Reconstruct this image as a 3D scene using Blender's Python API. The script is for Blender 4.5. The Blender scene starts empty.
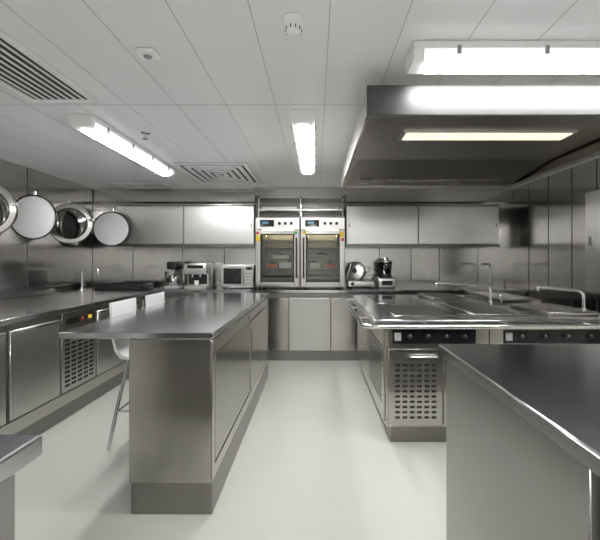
import bpy, bmesh, math
from mathutils import Vector, Matrix
scene = bpy.context.scene

# ------------------------------------------------------------------ materials
def newmat(name):
    m = bpy.data.materials.new(name); m.use_nodes = True
    return m, m.node_tree.nodes, m.node_tree.links, m.node_tree.nodes['Principled BSDF']

def plain(name, col, rough=0.5, metal=0.0, emit=None, es=0.0, var=0.02):
    m, n, l, p = newmat(name)
    p.inputs['Base Color'].default_value = (*col, 1)
    p.inputs['Metallic'].default_value = metal
    if emit:
        p.inputs['Emission Color'].default_value = (*emit, 1)
        p.inputs['Emission Strength'].default_value = es
    tc = n.new('ShaderNodeTexCoord'); nz = n.new('ShaderNodeTexNoise'); nz.inputs['Scale'].default_value = 2
    mr = n.new('ShaderNodeMapRange'); mr.inputs['To Min'].default_value = max(0, rough-var); mr.inputs['To Max'].default_value = min(1, rough+var)
    l.new(tc.outputs['Object'], nz.inputs['Vector']); l.new(nz.outputs['Fac'], mr.inputs['Value']); l.new(mr.outputs['Result'], p.inputs['Roughness'])
    return m

def steel(name, col=(0.53, 0.515, 0.485), rough=0.19, grain=(3, 3, 90), bump=0.0, var=0.06, rv=0.03, aniso=0.0, gr=0.05):
    m, n, l, p = newmat(name)
    p.inputs['Metallic'].default_value = 1
    p.inputs['Anisotropic'].default_value = aniso
    tc = n.new('ShaderNodeTexCoord'); mp = n.new('ShaderNodeMapping'); mp.inputs['Scale'].default_value = grain
    nz = n.new('ShaderNodeTexNoise'); nz.inputs['Scale'].default_value = 3; nz.inputs['Detail'].default_value = 3
    l.new(tc.outputs['Object'], mp.inputs['Vector']); l.new(mp.outputs['Vector'], nz.inputs['Vector'])
    mr = n.new('ShaderNodeMapRange'); mr.inputs['To Min'].default_value = rough-rv; mr.inputs['To Max'].default_value = rough+rv
    l.new(nz.outputs['Fac'], mr.inputs['Value']); l.new(mr.outputs['Result'], p.inputs['Roughness'])
    n2 = n.new('ShaderNodeTexNoise'); n2.inputs['Scale'].default_value = 0.8; n2.inputs['Detail'].default_value = 1
    l.new(tc.outputs['Object'], n2.inputs['Vector'])
    mx = n.new('ShaderNodeMix'); mx.data_type = 'RGBA'
    mx.inputs['A'].default_value = (*[c*(1-var) for c in col], 1); mx.inputs['B'].default_value = (*[min(1, c*(1+var)) for c in col], 1)
    l.new(n2.outputs['Fac'], mx.inputs['Factor'])
    # brushed grain
    g = n.new('ShaderNodeMapRange'); g.inputs['From Min'].default_value = .3; g.inputs['From Max'].default_value = .7
    g.inputs['To Min'].default_value = 1-gr; g.inputs['To Max'].default_value = 1+gr
    l.new(nz.outputs['Fac'], g.inputs['Value'])
    vm = n.new('ShaderNodeVectorMath'); vm.operation = 'SCALE'
    l.new(mx.outputs['Result'], vm.inputs[0]); l.new(g.outputs['Result'], vm.inputs['Scale']); l.new(vm.outputs['Vector'], p.inputs['Base Color'])
    if bump:
        n3 = n.new('ShaderNodeTexNoise'); n3.inputs['Scale'].default_value = 2.2; n3.inputs['Detail'].default_value = 0
        b = n.new('ShaderNodeBump'); b.inputs['Strength'].default_value = bump; b.inputs['Distance'].default_value = 0.02
        l.new(tc.outputs['Object'], n3.inputs['Vector'])
        l.new(n3.outputs['Fac'], b.inputs['Height']); l.new(b.outputs['Normal'], p.inputs['Normal'])
    return m

S = steel('brushed_steel', bump=.10, aniso=.6)
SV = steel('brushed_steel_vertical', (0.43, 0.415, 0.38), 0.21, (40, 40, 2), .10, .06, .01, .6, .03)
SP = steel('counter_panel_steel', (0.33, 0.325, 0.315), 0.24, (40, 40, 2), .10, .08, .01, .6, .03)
ST = steel('worktop_steel', (0.52, 0.52, 0.54), 0.17, (3, 60, 3), 0.03, gr=.02)
SW = steel('wall_steel', (0.54, 0.53, 0.51), 0.17, (60, 60, 2), .16, .08, .02, .6, .04)
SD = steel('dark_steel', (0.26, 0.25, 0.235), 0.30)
SH = steel('hood_steel', (0.52, 0.49, 0.45), 0.34, (3, 3, 60), .05)
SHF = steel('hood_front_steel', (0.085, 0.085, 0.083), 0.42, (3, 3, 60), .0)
SL = steel('light_steel', (0.70, 0.69, 0.67), 0.30, bump=.08, aniso=.6, gr=.03)
CH = plain('chrome', (0.70, 0.70, 0.70), 0.14, 1.0)
BK = plain('black_plastic', (0.012, 0.012, 0.013), 0.35)
SEAM = plain('seam_dark', (0.05, 0.05, 0.05), 0.6)
BG = plain('black_glass', (0.01, 0.011, 0.012), 0.08)
WP = plain('white_plastic', (0.90, 0.90, 0.89), 0.35)
GP = plain('grey_plastic', (0.35, 0.35, 0.35), 0.4)
DKG = plain('vent_shadow_grey', (0.04, 0.04, 0.04), 0.6)
RED = plain('red_plastic', (0.6, 0.03, 0.02), 0.4)
ORG = plain('orange_container', (0.65, 0.25, 0.05), 0.45)
YEL = plain('yellow_label', (0.85, 0.62, 0.04), 0.5)
GRN = plain('green_label', (0.05, 0.45, 0.12), 0.5)
CEIL = plain('ceiling_paint', (0.89, 0.895, 0.89), 0.26, var=0.0)
CSEAM = plain('ceiling_seam', (0.45, 0.45, 0.45), 0.6)
PAINT = plain('wall_paint', (0.82, 0.82, 0.80), 0.5)
TUBE = plain('lamp_tube_glow', (0.9, 0.9, 0.9), 0.4, 0, (0.98, 0.985, 1.0), 50.0)
HOUS = plain('lamp_diffuser', (0.85, 0.86, 0.87), 0.25, 0, (0.95, 0.97, 1.0), 0.55)
HL = plain('hood_lamp_lens', (0.9, 0.85, 0.7), 0.4, 0, (1.0, 0.88, 0.68), 0.62)
OVL = plain('oven_lamp', (0.9, 0.85, 0.7), 0.4, 0, (1.0, 0.82, 0.55), 14.0)
DISPL = plain('display_blue', (0.02, 0.05, 0.08), 0.2, 0, (0.3, 0.7, 0.9), 0.2)

def floor_mat():
    m, n, l, p = newmat('epoxy_floor')
    tc = n.new('ShaderNodeTexCoord'); nz = n.new('ShaderNodeTexNoise'); nz.inputs['Scale'].default_value = 1.5; nz.inputs['Detail'].default_value = 3
    mx = n.new('ShaderNodeMix'); mx.data_type = 'RGBA'
    mx.inputs['A'].default_value = (0.55, 0.55, 0.49, 1); mx.inputs['B'].default_value = (0.60, 0.60, 0.545, 1)
    l.new(tc.outputs['Object'], nz.inputs['Vector']); l.new(nz.outputs['Fac'], mx.inputs['Factor']); l.new(mx.outputs['Result'], p.inputs['Base Color'])
    p.inputs['Roughness'].default_value = 0.27
    return m
FLOOR = floor_mat()

def glass_mat(name, col, fac):
    m = bpy.data.materials.new(name); m.use_nodes = True; n = m.node_tree.nodes; l = m.node_tree.links
    n.clear(); o = n.new('ShaderNodeOutputMaterial'); mix = n.new('ShaderNodeMixShader'); t = n.new('ShaderNodeBsdfTransparent'); g = n.new('ShaderNodeBsdfGlossy')
    t.inputs['Color'].default_value = (*col, 1); g.inputs['Roughness'].default_value = 0.03; mix.inputs[0].default_value = fac
    l.new(t.outputs[0], mix.inputs[1]); l.new(g.outputs[0], mix.inputs[2]); l.new(mix.outputs[0], o.inputs[0])
    return m
GL = glass_mat('oven_glass', (0.74, 0.76, 0.72), 0.06)
GJ = glass_mat('jar_glass', (0.35, 0.35, 0.36), 0.2)

# ------------------------------------------------------------------ builder
class B:
    def __init__(s, name):
        s.name = name; s.bm = bmesh.new(); s.mats = []
    def mi(s, mat):
        if mat not in s.mats: s.mats.append(mat)
        return s.mats.index(mat)
    def box(s, x0, x1, y0, y1, z0, z1, mat, bev=0.002, rot=None, seg=1):
        mi = s.mi(mat); c = Vector(((x0+x1)/2, (y0+y1)/2, (z0+z1)/2))
        vs = []
        for x in (x0, x1):
            for y in (y0, y1):
                for z in (z0, z1):
                    v = Vector((x, y, z))
                    if rot: v = rot @ (v-c) + c
                    vs.append(s.bm.verts.new(v))
        fs = [(0,1,3,2), (4,6,7,5), (0,4,5,1), (2,3,7,6), (0,2,6,4), (1,5,7,3)]
        faces = [s.bm.faces.new([vs[i] for i in f]) for f in fs]
        for f in faces: f.material_index = mi
        m = min(abs(x1-x0), abs(y1-y0), abs(z1-z0))
        if bev and m > bev*2.5:
            es = list({e for f in faces for e in f.edges})
            r = bmesh.ops.bevel(s.bm, geom=es, offset=bev, segments=seg, affect='EDGES', profile=0.5)
            for f in r['faces']: f.material_index = mi
    def prism(s, pts, axis, a0, a1, mat, smooth=False):
        mi = s.mi(mat)
        def P(p, a):
            return {'x': (a, p[0], p[1]), 'y': (p[0], a, p[1]), 'z': (p[0], p[1], a)}[axis]
        A = [s.bm.verts.new(P(p, a0)) for p in pts]; Bv = [s.bm.verts.new(P(p, a1)) for p in pts]
        fs = [s.bm.faces.new(A), s.bm.faces.new(Bv[::-1])]
        n = len(pts)
        for i in range(n):
            f = s.bm.faces.new((A[i], Bv[i], Bv[(i+1) % n], A[(i+1) % n])); f.smooth = smooth; fs.append(f)
        for f in fs: f.material_index = mi
        bmesh.ops.recalc_face_normals(s.bm, faces=fs)
    def tube(s, pts, r, mat, seg=12, fillet=0.0, closed=False):
        mi = s.mi(mat); pts = [Vector(p) for p in pts]
        if fillet and len(pts) > 2:
            out = [pts[0]]
            for i in range(1, len(pts)-1):
                a, b, c = pts[i-1], pts[i], pts[i+1]
                d1 = (a-b); d2 = (c-b); f = min(fillet, d1.length*0.49, d2.length*0.49)
                p1 = b+d1.normalized()*f; p2 = b+d2.normalized()*f
                for k in range(7):
                    t = k/6; out.append(p1*(1-t)**2 + b*2*t*(1-t) + p2*t*t)
            out.append(pts[-1]); pts = out
        n = len(pts); rings = []; up = None
        for i in range(n):
            if closed: t = (pts[(i+1) % n]-pts[i-1]).normalized()
            elif i == 0: t = (pts[1]-pts[0]).normalized()
            elif i == n-1: t = (pts[-1]-pts[-2]).normalized()
            else: t = (pts[i+1]-pts[i-1]).normalized()
            if up is None:
                up = Vector((0, 0, 1)) if abs(t.z) < 0.9 else Vector((1, 0, 0))
            u = (up - t*up.dot(t)).normalized(); v = t.cross(u); up = u
            rr = r[i] if isinstance(r, (list, tuple)) else r
            rings.append([s.bm.verts.new(pts[i]+(u*math.cos(2*math.pi*k/seg)+v*math.sin(2*math.pi*k/seg))*rr) for k in range(seg)])
        m = n if closed else n-1
        for i in range(m):
            a, b = rings[i], rings[(i+1) % n]
            for k in range(seg):
                f = s.bm.faces.new((a[k], a[(k+1) % seg], b[(k+1) % seg], b[k])); f.smooth = True; f.material_index = mi
        if not closed:
            f = s.bm.faces.new(rings[0][::-1]); f.material_index = mi
            f = s.bm.faces.new(rings[-1]); f.material_index = mi
    def cyl(s, p0, p1, r, mat, seg=20, r2=None):
        s.tube([p0, p1], [r, r if r2 is None else r2], mat, seg)
    def lathe(s, prof, origin, axis, mat, seg=40, closed=False):
        mi = s.mi(mat); o = Vector(origin); ax = Vector(axis).normalized()
        u = Vector((0, 0, 1)) if abs(ax.z) < 0.9 else Vector((1, 0, 0)); u = (u-ax*u.dot(ax)).normalized(); v = ax.cross(u)
        rings = []
        for (r, h) in prof:
            if r < 1e-6: rings.append([s.bm.verts.new(o+ax*h)])
            else: rings.append([s.bm.verts.new(o+ax*h+(u*math.cos(2*math.pi*k/seg)+v*math.sin(2*math.pi*k/seg))*r) for k in range(seg)])
        fs = []; N = len(rings)
        for i in range(N if closed else N-1):
            a, b = rings[i], rings[(i+1) % N]
            for k in range(seg):
                k2 = (k+1) % seg
                if len(a) == 1 and len(b) == 1: continue
                if len(a) == 1: f = s.bm.faces.new((a[0], b[k2], b[k]))
                elif len(b) == 1: f = s.bm.faces.new((a[k], a[k2], b[0]))
                else: f = s.bm.faces.new((a[k], a[k2], b[k2], b[k]))
                f.smooth = True; f.material_index = mi; fs.append(f)
        bmesh.ops.recalc_face_normals(s.bm, faces=fs)
    def done(s):
        xs = [v.co for v in s.bm.verts]
        c = Vector(((min(v.x for v in xs)+max(v.x for v in xs))/2, (min(v.y for v in xs)+max(v.y for v in xs))/2, min(v.z for v in xs)))
        bmesh.ops.translate(s.bm, vec=-c, verts=s.bm.verts)
        me = bpy.data.meshes.new(s.name); s.bm.to_mesh(me); s.bm.free()
        for m in s.mats: me.materials.append(m)
        me.set_sharp_from_angle(angle=math.radians(38))
        o = bpy.data.objects.new(s.name, me); o.location = c
        scene.collection.objects.link(o)
        return o

XL, XR, YB, YF, ZC = -3.0, 2.66, 5.4, -2.2, 2.235

# ------------------------------------------------------------------ room shell
b = B('floor'); b.box(XL-.1, XR+.1, YF-.1, YB+.1, -.1, 0, FLOOR, 0); b.done()
b = B('ceiling'); b.box(XL-.1, XR+.1, YF-.1, YB+.1, ZC, ZC+.1, CEIL, 0)
x = -0.557-0.305*8
while x < XR:
    if x > XL: b.box(x-.0018, x+.0018, YF, YB, ZC-.0012, ZC+.001, CSEAM, 0)
    x += 0.305
for i, y in enumerate((-1.3, 0.5, 2.35, 4.2)):
    b.box(XL, XR, y-.002, y+.002, ZC-.0012, ZC+.001, CSEAM, 0)
b.done()
b = B('wall_left'); b.box(XL-.1, XL, YF-.1, YB+.1, 0, ZC, SW, 0)
for y in (0.4, 1.6, 2.75, 3.95, 5.1): b.box(XL-.001, XL+.003, y-.004, y+.004, 0.9, ZC, SEAM, 0)
b.done()
b = B('wall_back'); b.box(XL, XR, YB, YB+.1, 0, ZC, SW, 0)
for x in (-2.6, -1.9, -1.3, 0.9, 1.35, 1.75, 2.3): b.box(x-.004, x+.004, YB-.003, YB+.001, 0.9, ZC, SEAM, 0)
b.done()
b = B('wall_right'); b.box(XR, XR+.1, YF-.1, YB+.1, 0, ZC, SW, 0)
for y in (0.8, 1.9, 2.9, 3.6, 3.95, 4.35, 4.75): b.box(XR-.003, XR+.001, y-.004, y+.004, 0.3, ZC, SEAM, 0)
b.done()
b = B('wall_front'); b.box(XL, XR, YF-.1, YF, 0, ZC, PAINT, 0); b.done()  # unseen wall behind the camera, made white to brighten the steel's reflections
b = B('trim_1')
b.box(XL+.001, -.82, 5.12, YB-.001, 2.06, ZC-.002, S, .003)
b.box(.40, XR-.002, 5.12, YB-.001, 2.06, ZC-.002, S, .003)
b.box(-.82, .40, 5.0, YB-.001, 2.12, ZC-.002, S, .003)
b.done()

# ------------------------------------------------------------------ ceiling lights
def lamp(cx, cy, L, along):
    b = B('ceiling_light'); w = .08; z1 = ZC-.002
    def bx(u0, u1, v0, v1, z0, zz, mat, bev=.003):
        if along == 'y': b.box(cx+v0, cx+v1, cy+u0, cy+u1, z0, zz, mat, bev)
        else: b.box(cx+u0, cx+u1, cy+v0, cy+v1, z0, zz, mat, bev)
    h = L/2
    bx(-h, h, -w, w, z1-.035, z1, WP)
    prof = [(-w+.004, z1-.035), (-w+.008, z1-.062), (-w+.026, z1-.082), (w-.026, z1-.082), (w-.008, z1-.062), (w-.004, z1-.035)]
    ax = 'y' if along == 'y' else 'x'; off = cx if along == 'y' else cy; c2 = cy if along == 'y' else cx
    P = [(p[0]+off, p[1]) for p in prof]
    b.prism(P, ax, c2-h+.05, c2+h-.05, HOUS)
    b.prism(P, ax, c2-h+.004, c2-h+.0498, WP); b.prism(P, ax, c2+h-.0498, c2+h-.004, WP)
    T = [(off-.042, z1-.0822), (off-.034, z1-.090), (off+.034, z1-.090), (off+.042, z1-.0822)]
    b.prism(T, ax, c2-h+.08, c2+h-.08, TUBE)
    for k in range(4):
        u = -h+.2+k*(L-.4)/3
        for sgn in (-1, 1):
            bx(u-.009, u+.009, sgn*w-.003, sgn*w+.004, z1-.058, z1-.022, GP, .001)
    b.done()
lamp(-1.55, 3.24, 1.5, 'y')
lamp(-.085, 3.17, 1.5, 'y')
lamp(1.20, 1.735, 1.55, 'x')
lamp(-1.55, -0.7, 1.5, 'y')  # unseen fixtures behind the camera from here on, added as general fill
lamp(-.085, -0.9, 1.5, 'y')  # added fill fixture, out of view
lamp(1.4, -0.7, 1.5, 'y')  # added fill fixture, out of view

# ------------------------------------------------------------------ ceiling fittings
b = B('air_vent_grille')
x0, x1, y0, y1 = -1.66, -1.34, 1.2, 2.24; z = ZC-.002
b.box(x0, x1, y0, y1, z-.010, z, DKG, 0)
for (a, c, d, e) in ((x0-.035, x0, y0-.035, y1+.035), (x1, x1+.035, y0-.035, y1+.035), (x0, x1, y0-.035, y0), (x0, x1, y1, y1+.035)):
    b.box(a, c, d, e, z-.016, z, WP, .002)
for k in range(7):
    xx = x0+.03+k*(x1-x0-.06)/6
    b.box(xx-.007, xx+.007, y0, y1, z-.0145, z-.0105, WP, 0)
b.done()
def diffuser(cx, cy, sx, sy):
    b = B('ceiling_air_diffuser'); z = ZC-.002
    b.box(cx-sx+.01, cx+sx-.01, cy-sy+.01, cy+sy-.01, z-.004, z, DKG, 0)
    for k in range(5):
        f0 = 1-k*.2; f1 = f0-.13
        ax, ay, bx_, by_ = sx*f0, sy*f0, sx*f1, sy*f1; zt = z-.0045; zb = zt-.006
        b.box(cx-ax, cx+ax, cy-ay, cy-by_, zb, zt, WP, .001); b.box(cx-ax, cx+ax, cy+by_, cy+ay, zb, zt, WP, .001)
        b.box(cx-ax, cx-bx_, cy-by_, cy+by_, zb, zt, WP, .001); b.box(cx+bx_, cx+ax, cy-by_, cy+by_, zb, zt, WP, .001)
    b.done()
diffuser(-1.05, 4.24, .37, .50)
diffuser(-2.25, 4.86, .27, .22)
b = B('smoke_detector')
b.lathe([(0, -.05), (.022, -.05), (.03, -.045), (.034, -.03), (.043, -.028), (.047, -.02), (.047, 0), (0, 0)], (-.09, 1.52, ZC-.001), (0, 0, 1), WP)
for k in range(10):
    a = k*math.pi/5; b.box(-.09+.032*math.cos(a)-.002, -.09+.032*math.cos(a)+.002, 1.52+.032*math.sin(a)-.002, 1.52+.032*math.sin(a)+.002, ZC-.046, ZC-.034, BK, 0)
b.done()
b = B('ceiling_sensor'); b.box(-.82, -.73, 1.71, 1.79, ZC-.022, ZC-.001, WP, .008, None, 3); b.lathe([(0, -.03), (.015, -.028), (.02, -.02), (0, -.02)], (-.775, 1.75, ZC-.001), (0, 0, 1), GP); b.done()
b = B('fire_sprinkler')
b.lathe([(0, -.008), (.03, -.006), (.036, 0), (0, 0)], (-1.29, 2.87, ZC-.001), (0, 0, 1), CH)
b.cyl((-1.29, 2.87, ZC-.04), (-1.29, 2.87, ZC-.006), .008, CH); b.lathe([(0, -.046), (.02, -.046), (.02, -.042), (0, -.042)], (-1.29, 2.87, ZC-.001), (0, 0, 1), CH)
b.done()

# ------------------------------------------------------------------ range hood
b = B('range_hood')
hx0, hx1, hy0, hy1, zb, zt = .25, 1.92, 1.87, 3.76, 1.99, 2.136
t = .012
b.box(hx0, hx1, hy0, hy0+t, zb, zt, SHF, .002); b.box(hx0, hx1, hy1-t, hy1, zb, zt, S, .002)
b.box(hx0, hx0+t, hy0+t, hy1-t, zb, zt, S, .002); b.box(hx1-t, hx1, hy0+t, hy1-t, zb, zt, S, .002)
b.box(hx0+t, hx1-t, hy0+t, hy1-t, zt-.01, zt, SH, 0)
b.box(hx0+.10, hx1-.06, hy0+.24, hy1-.1, zt, ZC-.002, S, .002)
for (a, c, d, e) in ((hx0+t, hx1-t, hy0+t, hy0+.05), (hx0+t, hx1-t, hy1-.05, hy1-t), (hx0+t, hx0+.04, hy0+.05, hy1-.05), (hx1-.04, hx1-t, hy0+.05, hy1-.05)):
    b.box(a, c, d, e, zb, zb+.012, SH, .002)
xa, xb = hx0+.04, hx1-.04
b.prism([(hy0+.05, zb+.008), (hy0+.30, zt-.045), (hy0+.30, zt-.012), (hy0+.05, zb+.014)], 'x', xa, xb, SH)
b.prism([(hy0+.3005, zt-.045), (3.05, zt-.055), (3.05, zt-.012), (hy0+.3005, zt-.012)], 'x', xa, xb, SH)
b.prism([(3.0505, zt-.055), (hy1-.05, zb+.008), (hy1-.05, zb+.014), (3.0505, zt-.012)], 'x', xa, xb, SH)
b.box(.55, 1.64, 2.38, 2.54, zt-.062, zt-.047, SL, .002)
b.box(.57, 1.62, 2.395, 2.525, zt-.066, zt-.0605, HL, .001)
for k in range(12):
    fx0 = xa+.12+k*.12
    zz = 2.081-.5/.6605*(2.081-1.998)
    b.box(fx0, fx0+.10, 3.50, 3.60, zz-.012, zz+.002, SD, .001)
b.done()

# ------------------------------------------------------------------ central island
b = B('kitchen_island')
ix0, ix1, iy0, iy1, h = -1.285, -.513, 1.893, 4.145, .915
b.box(ix0, ix1, iy0, iy1, h-.035, h, ST, .004, None, 1)
bx0, bx1 = -.935, -.522
by0, by1 = iy0+.004, iy1-.01
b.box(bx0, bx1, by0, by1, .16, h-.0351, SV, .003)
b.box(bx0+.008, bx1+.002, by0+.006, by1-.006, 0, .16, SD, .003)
fx = bx1
b.box(fx, fx+.006, by0+.04, by1-.04, .80, h-.045, S, .001)
b.box(fx, fx+.006, by0+.04, by1-.04, .17, .235, S, .001)
b.box(fx, fx+.006, by0+.0, by0+.04, .17, h-.045, S, .001)
b.box(fx, fx+.004, by0+.06, 3.02, .245, .79, SV, .001)
b.box(fx+.0005, fx+.009, 3.0, by1-.06, .245, .79, S, .001)
b.box(fx+.009, fx+.012, 3.02, 3.06, .55, .70, SD, .001)
b.box(fx+.006, fx+.009, 2.9, 2.94, .815, .85, BK, .001)
b.done()

# ------------------------------------------------------------------ bar stools
def stool(cy):
    b = B('bar_stool'); w = .175; d = -.03
    outer = [(-.985, .635), (-1.0, .612), (-1.22, .600), (-1.285, .61), (-1.325, .66), (-1.348, .76), (-1.362, .985)]
    inner = [(-1.347, .988), (-1.334, .77), (-1.31, .675), (-1.275, .632), (-1.22, .618), (-1.0, .632)]
    b.prism([(p[0]+d, p[1]) for p in outer+inner], 'y', cy-w, cy+w, WP, True)
    for sx, ex in ((-1.03+d, -.99+d), (-1.26+d, -1.395)):
        for sg in (-1, 1):
            b.tube([(sx, cy+sg*.11, .604), (sx+(ex-sx)*.5, cy+sg*.15, .3), (ex, cy+sg*.18, 0.0)], .012, CH, 10)
    b.box(-1.27+d, -1.02+d, cy-.125, cy+.125, .590, .606, CH, .003)
    fr = [(-1.006+d, cy-.157, .25), (-1.006+d, cy+.157, .25), (-1.345, cy+.157, .25), (-1.345, cy-.157, .25)]
    for i in range(4): b.cyl(fr[i], fr[(i+1) % 4], .008, CH, 10)
    return b.done()
stool(2.73); stool(3.27)

# ------------------------------------------------------------------ foreground counters
b = B('prep_counter')
b.box(.523, 1.55, -.05, 1.63, .915-.045, .915, ST, .006, None, 1)
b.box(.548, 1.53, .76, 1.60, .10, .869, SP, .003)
b.box(.60, 1.53, 0.0, .75, .10, .869, SD, .003)
b.box(.585, .6, .03, .73, .16, .84, SP, .003)
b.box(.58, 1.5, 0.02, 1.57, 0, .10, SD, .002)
b.done()
b = B('side_counter')
b.box(-1.35, -.565, -.3, .79, .87, .915, ST, .006, None, 1)
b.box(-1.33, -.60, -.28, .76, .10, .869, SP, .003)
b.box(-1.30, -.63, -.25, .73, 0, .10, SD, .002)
b.done()

# ------------------------------------------------------------------ left base cabinets
b = B('refrigerated_base_cabinet')
LX = -1.96
b.box(XL+.004, LX, .3, 4.735, .86, .90, ST, .004, None, 1)
b.box(XL+.004, XL+.02, .3, 4.735, .901, .98, S, .003)
b.box(XL+.004, LX-.03, .3, 4.735, .20, .859, SD, .002)
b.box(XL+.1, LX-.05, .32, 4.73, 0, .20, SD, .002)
b.box(LX-.03, LX-.02, .3, 4.73, .13, .22, S, .002)
fx = LX-.03
def ldoor(y0, y1):
    b.box(fx, fx+.022, y0+.006, y1-.006, .235, .815, SL, .003)
    b.box(fx, fx+.006, y0, y1, .82, .858, SD, .001)
    b.prism([(fx+.022, .79), (fx+.042, .80), (fx+.042, .815), (fx+.022, .812)], 'y', y0+.03, y1-.03, CH)
for y0, y1 in ((.35, .95), (.97, 1.57), (1.59, 1.95), (1.97, 2.42), (2.44, 2.93), (3.42, 3.85), (3.87, 4.30), (4.32, 4.72)): ldoor(y0, y1)
b.box(fx, fx+.018, 2.95, 3.40, .235, .70, SL, .002)
b.box(fx, fx+.018, 2.95, 3.40, .71, .855, S, .002)
b.box(fx+.018, fx+.021, 3.0, 3.16, .76, .81, BG, .001)
b.box(fx+.018, fx+.022, 3.2, 3.22, .775, .795, RED, .001); b.box(fx+.018, fx+.021, 3.29, 3.34, .77, .80, YEL, .001)
for j in range(11):
    for k in range(5):
        b.box(fx+.018, fx+.0192, 2.985+k*.08, 3.045+k*.08, .27+j*.036, .29+j*.036, BK, 0)
b.done()

# ------------------------------------------------------------------ back base cabinets
b = B('base_cabinet')
FY = 4.75; X0 = XL+.01; X1 = XR-.02
b.box(X0, X1, FY, YB-.022, .86, .90, ST, .004, None, 1)
b.box(X0, X1, YB-.021, YB-.006, .86, .98, S, .002)
b.box(XL+.05, X1-.01, FY+.03, YB-.03, .12, .859, SD, .002)
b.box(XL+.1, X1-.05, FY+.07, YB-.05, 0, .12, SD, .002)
xs = [-1.95, -1.47, -.985, -.655, -.34, .185, .515, .98, 1.45, 1.95, 2.45]
for i in range(len(xs)-1):
    a, c = xs[i]+.006, xs[i+1]-.006
    m = SL if i == 4 else S
    b.box(a, c, FY+.006, FY+.03, .14, .80, m, .003)
    b.box(a, c, FY+.012, FY+.03, .82, .856, SD, .001)
    b.prism([(FY+.006, .775), (FY-.012, .785), (FY-.012, .80), (FY+.006, .798)], 'x', a+.03, c-.03, CH)
b.done()

# ------------------------------------------------------------------ wall cabinets
def wallcab(x0, x1, split):
    b = B('overhead_cabinet')
    b.box(x0, x1, 5.07, YB-.004, 1.475, 2.0, SD, .003)
    b.box(x0-.01, x1+.01, 5.035, YB-.03, 1.452, 1.474, SD, .003)
    b.box(x0-.005, x1+.005, 5.045, YB-.03, 2.0, 2.018, S, .003)
    c = [x0]+split+[x1]
    for i in range(len(c)-1):
        b.box(c[i]+.008, c[i+1]-.008, 5.05, 5.069, 1.488, 1.99, SL, .003)
        b.box(c[i+1]-.05, c[i+1]-.035, 5.047, 5.05, 1.71, 1.76, SD, .001) if i else b.box(c[i]+.035, c[i]+.05, 5.047, 5.05, 1.71, 1.76, SD, .001)
    b.done()
wallcab(-2.66, -.82, [-1.76])
wallcab(.40, 2.44, [1.36])

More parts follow.
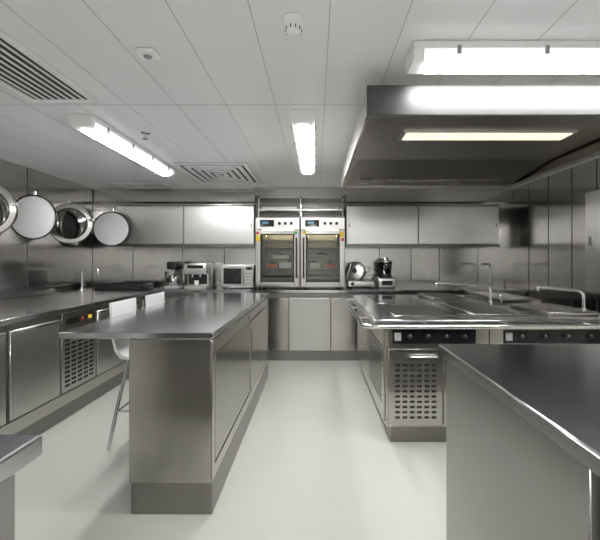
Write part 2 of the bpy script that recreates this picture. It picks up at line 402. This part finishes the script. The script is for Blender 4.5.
# ------------------------------------------------------------------ ovens
def oven(x0, x1, side):
    b = B('convection_oven'); y0, y1 = 4.86, 5.36; z0, z1 = .925, 1.82; t = .03
    b.box(x0, x0+t, y0, y1, z0, z1, S, .003); b.box(x1-t, x1, y0, y1, z0, z1, S, .003)
    b.box(x0+t, x1-t, y0, y1, z0, z0+.05, S, .003); b.box(x0+t, x1-t, y0, y1, 1.66, z1, S, .003)
    b.box(x0+t, x1-t, y1-.02, y1, z0+.05, 1.66, SD, 0)
    for fx_ in (x0+.05, x1-.05):
        for fy in (y0+.06, y1-.06): b.cyl((fx_, fy, .901), (fx_, fy, z0+.002), .018, BK)
    b.box(x0+t+.05, x1-t-.05, y0+.02, y0+.05, 1.64, 1.659, OVL, 0)
    b.lathe([(0, 0), (.13, 0), (.13, .02), (.10, .03), (0, .03)], ((x0+x1)/2, y1-.02, 1.25), (0, -1, 0), S)
    for xx in (x0+t+.055, x1-t-.055):
        for yy in (y0+.03, y1-.07): b.cyl((xx, yy, z0+.05), (xx, yy, 1.62), .008, BK if yy < 5 else CH, 8)
    for k in range(5):
        zz = 1.04+k*.12
        b.cyl((x0+t, y0+.03, zz), (x1-t, y0+.03, zz), .0085, SD, 8); b.cyl((x0+t, y1-.06, zz), (x1-t, y1-.06, zz), .004, CH, 8)
        for j in range(9):
            xx = x0+.06+j*(x1-x0-.12)/8; b.cyl((xx, y0+.03, zz), (xx, y1-.06, zz), .003, CH, 6)
    # trays and containers on the racks
    b.box(x0+.09, x1-.09, y0+.10, y1-.1, 1.048, 1.078, BK, .003)
    b.box(x0+.09, x1-.09, y0+.10, y1-.1, 1.408, 1.436, BK, .003)
    if side > 0:
        b.box(x0+.12, x0+.26, y0+.12, y0+.28, 1.17, 1.225, ORG, .006); b.box(x0+.29, x1-.12, y0+.12, y0+.28, 1.17, 1.24, WP, .006)
        b.box(x0+.20, x1-.15, y0+.12, y0+.28, 1.29, 1.34, SL, .006)
    else:
        b.box(x0+.13, x1-.16, y0+.12, y0+.28, 1.29, 1.345, SD, .006); b.box(x0+.30, x1-.12, y0+.12, y0+.28, 1.17, 1.22, RED, .006)
        b.box(x0+.12, x0+.25, y0+.12, y0+.28, 1.17, 1.235, WP, .006)
    dz0, dz1 = .935, 1.655; f = .06
    b.box(x0+.01, x0+.01+f, y0-.03, y0-.001, dz0, dz1, S, .003); b.box(x1-.01-f, x1-.01, y0-.03, y0-.001, dz0, dz1, S, .003)
    b.box(x0+.01+f, x1-.01-f, y0-.03, y0-.001, dz0, dz0+.06, S, .003); b.box(x0+.01+f, x1-.01-f, y0-.03, y0-.001, dz1-.05, dz1, S, .003)
    g = .012   # dark gasket around the glass
    gx0, gx1, gz0, gz1 = x0+.01+f, x1-.01-f, dz0+.06, dz1-.05
    b.box(gx0, gx0+g, y0-.026, y0-.005, gz0, gz1, BK, 0); b.box(gx1-g, gx1, y0-.026, y0-.005, gz0, gz1, BK, 0)
    b.box(gx0+g, gx1-g, y0-.026, y0-.005, gz0, gz0+g, BK, 0); b.box(gx0+g, gx1-g, y0-.026, y0-.005, gz1-g, gz1, BK, 0)
    b.box(gx0+g, gx1-g, y0-.02, y0-.015, gz0+g, gz1-g, GL, 0)
    xh = x1-.04 if side > 0 else x0+.04
    b.tube([(xh, y0-.03, 1.05), (xh, y0-.075, 1.05), (xh, y0-.075, 1.55), (xh, y0-.03, 1.55)], .010, BK, 10, .02)
    b.box(x0+.005, x1-.005, y0-.02, y0, 1.665, 1.815, SL, .003)
    b.box(x0+.06, x0+.24, y0-.023, y0-.02, 1.70, 1.785, BG, .001); b.box(x0+.09, x0+.17, y0-.025, y0-.023, 1.735, 1.765, DISPL, 0)
    for k in range(3): b.cyl((x0+.31+k*.075, y0-.02, 1.74), (x0+.31+k*.075, y0-.045, 1.74), .02, BK, 16)
    if side > 0:
        b.box(x0+.014, x0+.05, y0-.033, y0-.03, 1.60, 1.635, RED, 0); b.box(x0+.014, x0+.065, y0-.033, y0-.03, 1.515, 1.59, YEL, 0)
        b.box(x1-.068, x1-.03, y0-.033, y0-.03, 1.60, 1.64, GRN, 0)
    else:
        b.box(x1-.065, x1-.014, y0-.033, y0-.03, 1.56, 1.635, YEL, 0); b.box(x1-.05, x1-.018, y0-.033, y0-.03, 1.515, 1.55, RED, 0)
        b.box(x0+.03, x0+.066, y0-.033, y0-.03, 1.60, 1.64, YEL, 0)
    b.done()
oven(-.775, -.208, 1); oven(-.198, .37, -1)
b = B('extraction_shelf')
for xx in (-.76, -.21, .34): b.box(xx, xx+.02, 4.98, 5.38, 1.83, 2.115, S, .002)
b.box(-.76, .36, 4.98, 5.38, 2.085, 2.118, S, .002); b.box(-.74, .34, 5.36, 5.38, 1.83, 2.085, SD, 0)
b.box(-.74, -.21, 5.02, 5.36, 1.93, 1.945, SL, .001); b.box(-.19, .34, 5.02, 5.36, 1.93, 1.945, SL, .001)
b.box(-.72, -.25, 5.03, 5.3, 1.947, 1.985, SL, .01); b.box(-.17, .30, 5.03, 5.3, 1.947, 1.975, WP, .01)
b.done()

# ------------------------------------------------------------------ counter appliances
b = B('stand_mixer')
cx, cy, z = -1.88, 5.08, .901
b.box(cx-.10, cx+.10, cy-.15, cy+.16, z, z+.035, GP, .012, None, 2)
b.box(cx-.05, cx+.05, cy+.06, cy+.15, z+.03, z+.27, GP, .015, None, 2)
b.box(cx-.065, cx+.065, cy-.16, cy+.16, z+.245, z+.355, BK, .03, None, 3)
b.cyl((cx, cy-.06, z+.2), (cx, cy-.06, z+.25), .02, CH)
b.lathe([(0, 0), (.05, 0), (.055, .01), (.085, .05), (.11, .12), (.115, .19), (.119, .19), (.108, .185), (.08, .055), (0, .012)], (cx, cy-.06, z+.036), (0, 0, 1), CH)
b.done()
b = B('coffee_machine')
x0, x1, y0, y1 = -1.73, -1.44, 4.98, 5.32
b.box(x0, x1, y0+.12, y1, z, z+.33, SL, .012, None, 2); b.box(x0, x1, y0, y0+.12, z+.19, z+.33, SL, .01, None, 2)
b.box(x0, x1, y0, y0+.12, z, z+.04, SL, .004); b.box(x0+.02, x1-.02, y0+.117, y0+.12, z+.05, z+.18, BK, 0)
for k in (-.05, .05): b.cyl((-1.585+k, y0+.06, z+.14), (-1.585+k, y0+.06, z+.192), .022, CH); b.cyl((-1.585+k, y0+.06, z+.155), (-1.585+k, y0-.03, z+.15), .009, BK)
b.box(x0+.04, x1-.04, y0-.002, y0+.001, z+.265, z+.305, BG, 0)
b.box(x0+.03, x1-.03, y0+.14, y1-.03, z+.33, z+.345, CH, .003)
b.lathe([(0, 0), (.025, 0), (.032, .06), (.03, .06), (.023, .005), (0, .005)], (-1.585, y0+.06, z+.041), (0, 0, 1), WP)
b.done()
b = B('microwave_oven')
x0, x1, y0, y1 = -1.25, -.82, 4.99, 5.33
b.box(x0, x1, y0, y1, z+.012, z+.31, SL, .008, None, 2)
for xx in (x0+.04, x1-.04):
    for yy in (y0+.04, y1-.04): b.cyl((xx, yy, z), (xx, yy, z+.014), .014, BK)
b.box(x0+.008, x0+.315, y0-.015, y0, z+.025, z+.30, SL, .004); b.box(x0+.04, x0+.275, y0-.018, y0-.015, z+.06, z+.265, BG, .002)
b.tube([(x0+.30, y0-.015, z+.06), (x0+.30, y0-.04, z+.06), (x0+.30, y0-.04, z+.26), (x0+.30, y0-.015, z+.26)], .007, CH, 8, .01)
b.box(x0+.32, x1-.008, y0-.012, y0, z+.025, z+.30, SL, .003); b.box(x0+.335, x1-.02, y0-.014, y0-.012, z+.245, z+.28, BG, 0)
for r in range(4):
    for c in range(3): b.box(x0+.338+c*.028, x0+.358+c*.028, y0-.014, y0-.012, z+.06+r*.04, z+.085+r*.04, GP, 0)
b.done()
b = B('meat_slicer')
x0, x1, y0, y1 = .40, .80, 5.0, 5.33
b.box(x0+.02, x1-.02, y0+.02, y1-.02, z+.015, z+.10, SL, .02, None, 3)
for xx in (x0+.06, x1-.06):
    for yy in (y0+.06, y1-.06): b.cyl((xx, yy, z), (xx, yy, z+.02), .02, BK)
ax = Vector((-.35, -.90, .25)).normalized()
b.lathe([(0, -.012), (.09, -.012), (.125, -.002), (.125, .002), (.09, .014), (0, .018)], (.53, 5.17, z+.225), ax, SL)
b.lathe([(.135, -.02), (.14, -.045), (.05, -.06), (0, -.06), (0, -.02)], (.53, 5.17, z+.225), ax, SL)
b.lathe([(0, .018), (.035, .018), (.03, .035), (0, .035)], (.53, 5.17, z+.225), ax, BK)
b.cyl((.55, 5.22, z+.09), (.55, 5.22, z+.22), .045, SL)
rot = Matrix.Rotation(math.radians(-38), 3, 'Y')
b.box(.60, .80, 5.06, 5.26, z+.17, z+.185, SL, .002, rot)
b.box(.66, .69, 5.14, 5.18, z+.09, z+.17, SL, .002)
b.cyl((.78, 5.10, z+.225), (.80, 5.04, z+.27), .014, BK)
b.box(.43, .445, 5.06, 5.25, z+.10, z+.35, SL, .004, Matrix.Rotation(math.radians(14), 3, 'Y'))
b.cyl((.48, 4.99, z+.06), (.48, 5.03, z+.06), .025, BK)
b.done()
b = B('food_processor')
cx, cy = .94, 5.15
b.box(cx-.115, cx+.115, cy-.13, cy+.13, z, z+.14, SL, .02, None, 3); b.box(cx-.07, cx+.07, cy-.134, cy-.13, z+.04, z+.10, BK, 0)
b.lathe([(0, .0), (.085, 0), (.088, .03), (.06, .035), (0, .035)], (cx, cy, z+.14), (0, 0, 1), BK)
b.lathe([(0, 0), (.07, 0), (.075, .01), (.09, .17), (.085, .17), (.07, .015), (0, .012)], (cx, cy, z+.176), (0, 0, 1), GJ)
b.cyl((cx, cy, z+.17), (cx, cy, z+.28), .018, SL)
b.lathe([(0, 0), (.094, 0), (.094, .018), (.045, .028), (.04, .06), (0, .06)], (cx, cy, z+.347), (0, 0, 1), SL)
b.done()

def faucet(name, bx_, by_, bz, hgt, reach, r=.013):
    b = B(name); rx, ry = reach
    b.lathe([(0, 0), (.03, 0), (.028, .02), (.018, .035), (0, .035)], (bx_, by_, bz), (0, 0, 1), CH)
    b.tube([(bx_, by_, bz+.02), (bx_, by_, bz+hgt), (bx_+rx, by_+ry, bz+hgt), (bx_+rx, by_+ry, bz+hgt-.07)], r, CH, 12, .05)
    b.tube([(bx_, by_, bz+.06), (bx_+.05, by_-.02, bz+.08)], .007, CH, 8)
    b.done()
faucet('kitchen_faucet', -2.80, 4.55, .901, .27, (.22, -.05))
faucet('kitchen_faucet', 2.36, 5.15, .901, .32, (-.17, -.12))
b = B('roasting_tray')
for k, zz in enumerate((.902, .932)):
    o = .012*k
    b.box(-2.82+o, -2.25+o, 4.85, 5.22, zz, zz+.006, BK, .002)
    for (a, c, d, e) in ((-2.83, -2.81, 4.84, 5.23), (-2.26, -2.24, 4.84, 5.23), (-2.81, -2.26, 4.84, 4.86), (-2.81, -2.26, 5.21, 5.23)):
        b.box(a+o, c+o, d, e, zz, zz+.035, BK, .003)
b.tube([(-2.24, 4.95, .955), (-2.19, 4.95, .96), (-2.19, 5.12, .96), (-2.24, 5.12, .955)], .006, CH, 8, .02)
b.done()

# ------------------------------------------------------------------ cooking block
b = B('cooking_range')
x0, x1, y0, y1, h = .485, 2.08, 2.63, 4.39, .87
b.box(.40, x1+.06, 2.57, y1+.05, h-.045, h, ST, .005, None, 1)
b.box(x0, x1, y0, y1, .12, h-.046, S, .003)
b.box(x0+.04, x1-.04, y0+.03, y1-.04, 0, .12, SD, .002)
b.box(x0+.01, 1.19, y0-.014, y0, .675, .815, S, .002); b.box(1.20, x1-.01, y0-.014, y0, .675, .815, S, .002)
for (a, c) in ((.525, 1.10), (1.29, 1.96)):
    b.box(a, c, y0-.018, y0-.014, .70, .795, BG, .001)
    for k in range(4):
        xx = a+.12+k*(c-a-.2)/3
        b.cyl((xx, y0-.018, .75), (xx, y0-.04, .75), .016, BK, 18); b.box(xx-.0015, xx+.0015, y0-.042, y0-.04, .754, .764, WP, 0)
    b.box(a+.015, a+.06, y0-.02, y0-.018, .72, .775, GP, 0)
doors = [(.50, .87), (.88, 1.25), (1.27, 1.66), (1.67, 2.06)]
for i, (a, c) in enumerate(doors):
    b.box(a, c, y0-.018, y0, .135, .66, S, .003)
    b.box(a+.03, c-.03, y0-.021, y0-.018, .60, .645, SD, .001)
    b.tube([(a+.14, y0-.02, .615), (a+.14, y0-.045, .615), (c-.04, y0-.045, .615), (c-.04, y0-.02, .615)], .006, CH, 8, .01)
    if i in (0, 3):
        for j in range(11):
            for k in range(6):
                xx = a+.045+k*.05; zz = .185+j*.036
                b.box(xx, xx+.032, y0-.0192, y0-.018, zz, zz+.015, BK, 0)
b.box(x0-.012, x0, y0+.04, 3.45, .14, .80, S, .002); b.box(x0-.012, x0, 3.47, y1-.04, .14, .80, S, .002)
for j in range(12):
    for k in range(10):
        yy = y0+.12+k*.065; zz = .25+j*.036
        b.box(x0-.0132, x0-.012, yy, yy+.045, zz, zz+.016, BK, 0)
zr = .838; xr = .315; yr = 2.49
b.tube([(xr, y1+.02, zr), (xr, yr, zr), (x1+.1, yr, zr)], .015, CH, 14, .10)
for yy in (2.9, 3.5, 4.2): b.cyl((xr, yy, zr), (.402, yy, zr), .009, CH, 8)
for xx in (.75, 1.3, 1.85): b.cyl((xx, yr, zr), (xx, 2.572, zr), .009, CH, 8)
for (a, c, d, e) in ((.58, 1.02, 3.55, 4.25), (.58, 1.02, 2.75, 3.4)):
    b.box(a-.012, c+.012, d-.012, e+.012, h, h+.003, S, .001); b.box(a, c, d, e, h+.003, h+.005, SD if d < 3 else BG, 0)
b.box(1.15, 1.5, 3.75, 4.3, h, h+.035, S, .006); b.box(1.18, 1.47, 3.78, 4.27, h+.035, h+.038, SD, 0)
b.box(1.15, 1.55, 2.75, 3.55, h, h+.012, S, .004); b.box(1.19, 1.51, 2.80, 3.50, h+.012, h+.014, SD, 0)
b.box(1.68, 2.05, 2.75, 3.3, h, h+.03, S, .006); b.box(1.68, 2.05, 3.45, 4.3, h, h+.05, S, .008)
b.tube([(1.70, 3.5, h+.05), (1.70, 3.5, h+.10), (1.70, 4.2, h+.10), (1.70, 4.2, h+.05)], .009, CH, 8, .02)
b.lathe([(0, 0), (.03, 0), (.028, .03), (0, .03)], (1.61, 3.5, h), (0, 0, 1), CH)
b.tube([(1.61, 3.5, h+.01), (1.61, 3.5, h+.16), (1.12, 3.55, h+.19), (1.12, 3.55, h+.15)], .013, CH, 12, .06)
b.lathe([(0, 0), (.03, 0), (.028, .03), (0, .03)], (2.08, 2.95, h), (0, 0, 1), CH)
b.tube([(2.08, 2.95, h+.01), (2.08, 2.95, h+.16), (1.75, 3.0, h+.19), (1.75, 3.0, h+.16)], .013, CH, 12, .06)
b.done()

# ------------------------------------------------------------------ portholes
def porthole(yc, glass, dead, zc=1.68, dx=-2.745, r=.215, gx=-2.755):
    b = B('porthole_window')
    b.lathe([(.19, 0), (.25, 0), (.25, .02), (.235, .035), (.20, .04), (.19, .03)], (XL+.001, yc, zc), (1, 0, 0), S, 48, True)
    b.lathe([(0, .004), (.195, .004), (.195, .008), (0, .008)], (XL, yc, zc), (1, 0, 0), BG, 48)
    for k in range(12):
        a = k*math.pi/6+.1; b.cyl((XL+.03, yc+.222*math.cos(a), zc+.222*math.sin(a)), (XL+.043, yc+.222*math.cos(a), zc+.222*math.sin(a)), .008, CH, 8)
    c = Vector((gx, glass, zc)); ax = Vector((.38, -.92, 0)).normalized()
    b.lathe([(.165, -.015), (.215, -.015), (.225, 0), (.215, .02), (.175, .024), (.165, .01)], c, ax, S, 48, True)
    b.lathe([(.0, -.004), (.168, -.004), (.168, .004), (0, .004)], c, ax, GL, 48)
    side = Vector((-ax.y, ax.x, 0)).normalized()
    if side.x > 0: side = -side
    p = c+side*.215
    b.cyl(p+Vector((0, 0, -.07)), p+Vector((0, 0, .07)), .014, CH, 12)
    b.tube([p+Vector((0, 0, .05)), Vector((XL+.02, p.y+.03, zc+.05))], .012, S, 8); b.tube([p+Vector((0, 0, -.05)), Vector((XL+.02, p.y+.03, zc-.05))], .012, S, 8)
    for a in (math.pi/2, -math.pi/2+.3, .2):
        q = c-side*.235*math.cos(a)+Vector((0, 0, .235*math.sin(a))); b.cyl(q+ax*-.02, q+ax*.05, .012, CH, 10); b.box(q.x-.025, q.x+.025, q.y-.055, q.y-.045, q.z-.008, q.z+.008, CH, .002)
    c = Vector((dx, dead, zc)); ax = Vector((.12, -.99, 0)).normalized()
    b.lathe([(0, -.016), (r-.02, -.016), (r, -.008), (r+.004, .01), (r-.008, .014), (r-.012, .006)], c, ax, BK, 48)
    b.lathe([(r-.012, .006), (r-.02, .010), (0, .014)], c, ax, WP, 48)
    p = Vector((dx-r-.012, dead, zc))
    b.cyl(p+Vector((0, 0, -.06)), p+Vector((0, 0, .06)), .013, CH, 12)
    for s in (-.04, .04): b.tube([p+Vector((0, 0, s)), Vector((XL+.005, dead, zc+s))], .011, S, 8)
    q = c+Vector((.02, 0, r+.004)); b.cyl(q, q+Vector((0, 0, .03)), .012, CH, 10)
    b.done()
porthole(4.62, 4.25, 4.96, 1.68, -2.67, .225, -2.75)
porthole(3.42, 3.12, 3.69, 1.69, -2.745, .215, -2.72)

# ------------------------------------------------------------------ right wall items
b = B('electrical_cabinet')
b.box(2.42, XR-.005, 3.0, 3.42, .98, 1.88, SL, .006); b.box(2.412, 2.42, 3.02, 3.40, 1.0, 1.86, SL, .002); b.box(2.404, 2.412, 3.33, 3.36, 1.4, 1.48, GP, .001)
b.done()

# ------------------------------------------------------------------ world, camera
w = bpy.data.worlds.new('World'); scene.world = w; w.use_nodes = True
w.node_tree.nodes['Background'].inputs['Color'].default_value = (.8, .85, .9, 1); w.node_tree.nodes['Background'].inputs['Strength'].default_value = .3
cd = bpy.data.cameras.new('camera'); cam = bpy.data.objects.new('camera', cd); scene.collection.objects.link(cam)
cam.location = (0, 0, 1.275); cam.rotation_euler = (math.radians(90), 0, 0)
cd.sensor_width = 36; cd.lens = 22.8; cd.shift_x = -16/600; cd.shift_y = -10/600; cd.clip_start = .02
scene.camera = cam
scene.view_settings.view_transform = 'Standard'
scene.view_settings.exposure = 0.6
